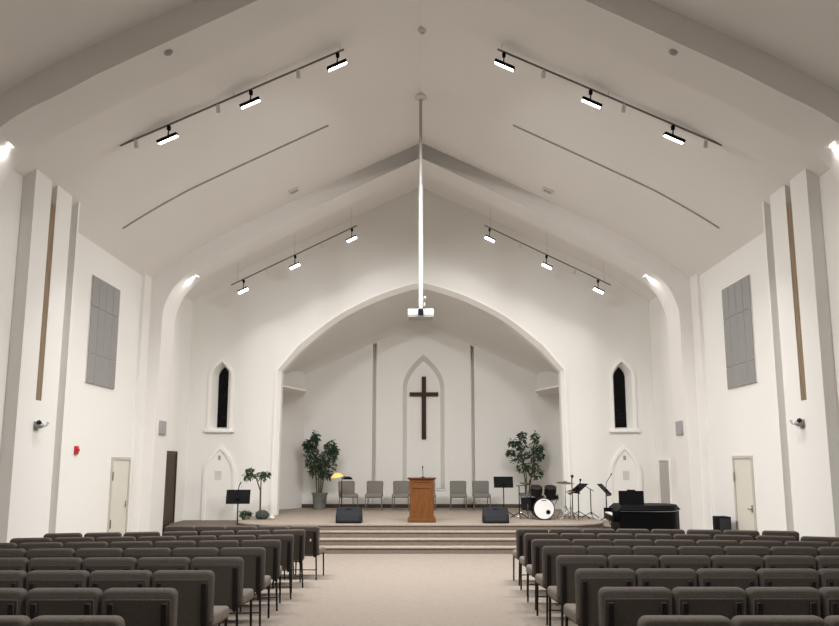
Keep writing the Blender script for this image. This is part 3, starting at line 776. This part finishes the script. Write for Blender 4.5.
def spot(x, z, y, label, group):
    t = thing('track_spotlight', label, 'light', (x, y, z), 0, group)
    bm = B(); box(bm, -.02, .02, -.02, .02, -.06, -.015, .004, 1); obj('adapter', bm, 'offwhite', t)
    mtx = Matrix.Translation((0, 0, -.07)) @ Matrix.Rotation(R(25), 4, 'X')
    bm = B(); lathe(bm, [(0, .02), (.025, .02), (.036, -.01), (.036, -.09), (.032, -.095), (0, -.085)], (0, 0, 0), 16, None); bmesh.ops.transform(bm, matrix=mtx, verts=bm.verts[:]); obj('can', bm, 'offwhite', t)

P_NEAR, P_FAR, P_ADDED = 172, 21, 95
POS = ['lowest, outermost', 'middle', 'highest, innermost']
for s, nm in ((-1, 'left'), (1, 'right')):
    p0, p1 = (s*5.15, 7.0), (s*1.34, 8.775)
    ang = track(p0, p1, 12.0, 'grey lighting track on the near ceiling slope, %s side' % nm, (.02, .5, .98))
    tz = lambda x: p0[1]+(p1[1]-p0[1])*(abs(x)-5.15)/(1.34-5.15)
    a2 = ang if s < 0 else ang-PI
    for i, hx in enumerate((4.33, 2.94, 1.45)):
        x = s*hx; head(x, tz(x), 12.0, a2, R(20), .27, 'lit LED floodlight on the near %s track, %s of three' % (nm, POS[i]), 'lit floodlights on the near tracks', P_NEAR)
    for i, hx in enumerate((4.88, 3.50, 2.13)):
        x = s*hx; spot(x, tz(x), 12.0, 'small unlit white spotlight on the near %s track, %s of three' % (nm, POS[i]), 'unlit spotlights on the near tracks')
    p0, p1 = (s*5.18, 6.44), (s*1.76, 8.13)
    ang = track(p0, p1, 19.7, 'grey lighting track before the front wall, %s side' % nm, (.05, .5, .95))
    tz2 = lambda x: p0[1]+(p1[1]-p0[1])*(abs(x)-5.18)/(1.76-5.18)
    a2 = ang if s < 0 else ang-PI
    for i, hx in enumerate((4.84, 3.45, 1.90)):
        x = s*hx; head(x, tz2(x), 19.7, a2, R(-30), .33, 'lit LED floodlight on the %s track by the front wall, %s of three' % (nm, POS[i]), 'lit floodlights by the front wall', P_FAR, (.31, .11))
    for i, hx in enumerate((2.72, 4.2)):
        x = s*hx; spot(x, tz2(x), 19.7, 'small unlit spotlight on the %s track by the front wall, %s one' % (nm, ('upper', 'lower')[i]), 'unlit spotlights by the front wall')

# unseen copies of the near tracks, added overhead to brighten the near ceiling
for y, bay in ((4.0, 'middle'),):
    for s, nm in ((-1, 'left'), (1, 'right')):
        p0, p1 = (s*5.15, 7.0), (s*1.34, 8.775)
        ang = track(p0, p1, y, 'added unseen grey lighting track on the %s bay ceiling, %s side' % (bay, nm), (.02, .5, .98))
        a2 = ang if s < 0 else ang-PI
        for i, hx in enumerate((4.33, 2.94, 1.45)):
            head(s*hx, p0[1]+(p1[1]-p0[1])*(hx-5.15)/(1.34-5.15), y, a2, R(0), .27, 'added unseen LED floodlight on the %s bay track, %s side, %s of three' % (bay, nm, POS[i]), 'added floodlights on the unseen tracks', P_ADDED)

# recessed downlights in the rib haunches
def slope_at(x):
    c2 = sorted(curve+[(3.0, 7.66), (1.5, 8.42), (0, 9.15)])
    for (a, za), (b, zb) in zip(c2, c2[1:]):
        if a <= abs(x) <= b: return za+(zb-za)*(abs(x)-a)/(b-a), math.atan2(zb-za, b-a)
for y, far in ((17.95, 'far'), (9.9, 'near')):
    for s, nm in ((-1, 'left'), (1, 'right')):
        x = 5.58 if far == 'far' else 5.78
        z, sl2 = slope_at(x)
        t = thing('recessed_downlight', 'lit round downlight in the %s arch haunch, %s side' % (far, nm), 'light', (s*x, y, z), 0, 'downlights in the arch haunches')
        t.rotation_euler = (0, -s*sl2*-1, 0)
        bm = B(); lathe(bm, [(.065, -.005), (.09, -.012), (.10, 0), (.065, .02)], n=24); obj('trim_ring', bm, 'trim', t)
        bm = B(); lathe(bm, [(0, -.012), (.063, -.012), (.063, .0), (0, .0)], n=24); obj('lamp', bm, 'lampglow', t)
        l = bpy.data.lights.new('downlight', 'SPOT'); l.energy = 18; l.spot_size = R(150); l.spot_blend = .6; l.shadow_soft_size = .08; l.color = (1, .98, .95)
        lo = bpy.data.objects.new('downlight_beam', l); COL.objects.link(lo); lo.parent = t; lo.location = (0, 0, -.10)

# ------------------------------------------------------------------ projector on its pole
t = thing('projector', 'white projector hanging from the roof ridge on a long white pole', 'projector', (0, 15.1, 4.60))
top = 9.545-4.60
bm = B(); box(bm, -.27, .27, -.20, .22, .02, .17, .02, 2); obj('body', bm, 'white', t)
bm = B(); box(bm, -.055, .055, -.215, -.19, .03, .165, .01); lathe(bm, [(0, 0), (.045, 0), (.05, .03), (0, .03)], (0, -.205, .09), 20, Matrix.Rotation(R(90), 4, 'X')); obj('lens', bm, 'lens', t)
bm = B(); box(bm, -.26, .26, -.19, .21, 0, .02, .005, 1); obj('base_plate', bm, 'grey', t)
bm = B(); box(bm, -.20, .20, -.12, .14, .17, .19, .005, 1); tube(bm, [(-.15, 0, .19), (0, 0, .24), (.15, 0, .19)], .015, 6); obj('mount', bm, 'black', t)
bm = B(); tube(bm, [(0, 0, .19), (0, 0, 2.9)], .046, 16); obj('pole', bm, 'white', t)
bm = B(); tube(bm, [(0, 0, 2.9), (0, 0, top-.02)], .033, 14); obj('upper_pole', bm, 'white', t)
bm = B(); lathe(bm, [(0, top-.10), (.05, top-.10), (.14, top-.07), (.15, top-.03), (.15, top+.02), (0, top+.02)]); obj('ceiling_plate', bm, 'offwhite', t)
bm = B(); tube(bm, [(.04, 0, .40), (.075, 0, .40)], .012); ball(bm, (.085, -.01, .44), .032, n=12); box(bm, .06, .09, -.02, .02, .26, .34, .006, 1); obj('receiver', bm, 'white', t)

# ------------------------------------------------------------------ wall and ceiling devices
def grille(s, nm):
    y0, y1, z0, z1 = 14.44, 15.80, 3.19, 5.37
    X = s*6.6
    t = thing('wall_grille', 'tall grey louvred grille high on the %s wall' % nm, 'grille', (X, (y0+y1)/2, (z0+z1)/2))
    bm = B()
    W, H = y1-y0, z1-z0
    box(bm, *sorted((-s*.02, s*.02)), -W/2, W/2, -H/2, H/2); obj('backing', bm, 'offwhite', t, 0)
    zs = [-H/2, -H/2+.60, -H/2+1.55, H/2] if s < 0 else [-H/2, -H/2+.45, -H/2+1.5, H/2]
    for i in range(4):
        for k in range(3):
            bm = B(); g_ = .010
            box(bm, *sorted((-s*.035, s*.0)), -W/2+W*i/4+g_, -W/2+W*(i+1)/4-g_, zs[k]+g_*.7, zs[k+1]-g_*.7, .004, 1); obj('panel', bm, 'grille', t, 0)
grille(-1, 'left'); grille(1, 'right')

def ptz(s, y, z, nm):
    t = thing('security_camera', 'white dome camera with bracket on the %s pilaster' % nm, 'camera', (s*6.2, y, z))
    bm = B(); box(bm, *sorted((-s*.015, s*.02)), -.08, .05, -.10, .05, .008, 1); obj('wall_plate', bm, 'grey', t)
    bm = B(); ball(bm, (-s*.06, -.02, -.015), .072, 1, 1.1, .75, 20); obj('dome', bm, 'white', t)
    bm = B(); ball(bm, (-s*.075, -.07, .025), .042, n=16); obj('lens', bm, 'lens', t)
    bm = B(); tube(bm, [(-s*.08, .03, -.03), (-s*.10, .12, -.015), (-s*.10, .17, .035)], [.016, .015, .022], 10); obj('bracket', bm, 'white', t)
ptz(-1, 11.96, 2.24, 'left'); ptz(1, 12.08, 2.28, 'right')

t = thing('fire_alarm_strobe', 'small red fire alarm strobe on the left wall', 'alarm', (-6.6, 14.24, 1.87))
bm = B(); box(bm, 0, .045, -.06, .06, -.08, .08, .008); obj('housing', bm, 'red', t)
bm = B(); box(bm, .045, .075, -.035, .035, -.025, .03, .008); obj('lens', bm, 'red', t)

for s, nm in ((-1, 'left'), (1, 'right')):
    t = thing('wall_speaker', 'flat pale grey speaker on the inner face of the %s pier' % nm, 'speaker', (s*6.27, 17.95, 2.47))
    bm = B(); box(bm, *sorted((-s*.045, s*.0)), -.22, .22, -.17, .17, .008); obj('cabinet', bm, 'grey', t)
    bm = B(); box(bm, *sorted((-s*.052, -s*.04)), -.20, .20, -.15, .15, .004, 1); obj('grille', bm, 'grey', t)
    t = thing('round_speaker', 'small grey speaker inside the chancel arch on the %s jamb' % nm, 'speaker', (s*4.22, 20.95, 3.3))
    bm = B(); lathe(bm, [(0, -.05), (.16, -.05), (.17, -.02), (.17, .12), (0, .12)], (0, 0, 0), 24, Matrix.Rotation(R(90)*-s, 4, 'Y')); obj('cabinet', bm, 'grey', t)
    bm = B(); lathe(bm, [(0, .12), (.15, .12), (.14, .135), (0, .14)], (0, 0, 0), 24, Matrix.Rotation(R(90)*-s, 4, 'Y')); obj('grille', bm, 'slot', t)
    # devices on the ceiling
    x = s*3.04; z = ceil_z(x); ang = s*math.atan(.49)
    t = thing('ceiling_sensor_box', 'small flat rectangular box on the %s ceiling slope by the far arch' % nm, 'sensor', (x, 16.9, z))
    bm = B(); box(bm, -.13, .13, -.10, .10, -.045, .01, .01, 2, Matrix.Rotation(ang, 4, 'Y')); obj('cover', bm, 'offwhite', t)
    bm = B(); box(bm, -.09, .09, -.06, .06, -.05, -.04, .003, 1, Matrix.Rotation(ang, 4, 'Y')); obj('face', bm, 'grey', t)
    zz, sl3 = slope_at(3.57)
    t = thing('smoke_detector', 'round white smoke detector under the near arch, %s side' % nm, 'smoke detector', (s*3.57, 9.72, zz))
    t.rotation_euler = (0, s*sl3*-1, 0)
    bm = B(); lathe(bm, [(0, -.03), (.035, -.03), (.04, -.018), (.062, -.012), (.065, .0), (0, .0)], n=24); obj('body', bm, 'white', t)
    bm = B(); lathe(bm, [(0, -.036), (.02, -.036), (.024, -.03), (0, -.03)], n=16); obj('chamber', bm, 'grey', t)
t = thing('ridge_detector', 'small round detector on the roof ridge nearest the camera', 'smoke detector', (.03, 12.6, 9.53))
bm = B(); lathe(bm, [(0, -.07), (.06, -.07), (.08, -.03), (.08, .02), (0, .02)], n=20); obj('body', bm, 'offwhite', t)
bm = B(); lathe(bm, [(0, -.08), (.03, -.08), (.035, -.07), (0, -.07)], n=16); obj('chamber', bm, 'grey', t)

# notices on the arched doors
for s, cx, nm in ((-1, -5.52, 'left'), (1, 5.58, 'right')):
    bm = B(); box(bm, -.035, .035, -.012, 0, -.06, .06, .004, 1); o = obj('door_plaque', bm, 'slot'); o.location = (cx, 20.475, 1.78)
    tag(o, 'small dark plaque at the top of the %s arched door' % nm, 'plaque')
    bm = B(); box(bm, -.09, .09, -.004, 0, -.12, .12); o = obj('paper_notice', bm, 'paper'); o.location = (cx+.02*s, 20.475, 1.30)
    tag(o, 'pale paper notice on the %s arched door' % nm, 'notice')

# ------------------------------------------------------------------ world, camera, view
w = bpy.data.worlds.new('night'); S.world = w; w.use_nodes = True
w.node_tree.nodes['Background'].inputs['Color'].default_value = (.01, .011, .014, 1)
w.node_tree.nodes['Background'].inputs['Strength'].default_value = 1

cam = bpy.data.cameras.new('camera'); co = bpy.data.objects.new('camera', cam); COL.objects.link(co)
cam.sensor_width = 36; cam.lens = 740/839*36; cam.shift_y = 40.4/839
cam.clip_start = .05; cam.clip_end = 200
co.location = (0, 0, 1.61); co.rotation_euler = (R(98.5), 0, .0018)
S.camera = co
vs = S.view_settings; vs.view_transform = 'Standard'; vs.look = 'None'; vs.gamma = 1; vs.use_curve_mapping = False
vs.exposure = -.07
try:
    S.cycles.max_bounces = 10; S.cycles.diffuse_bounces = 6
except Exception: pass
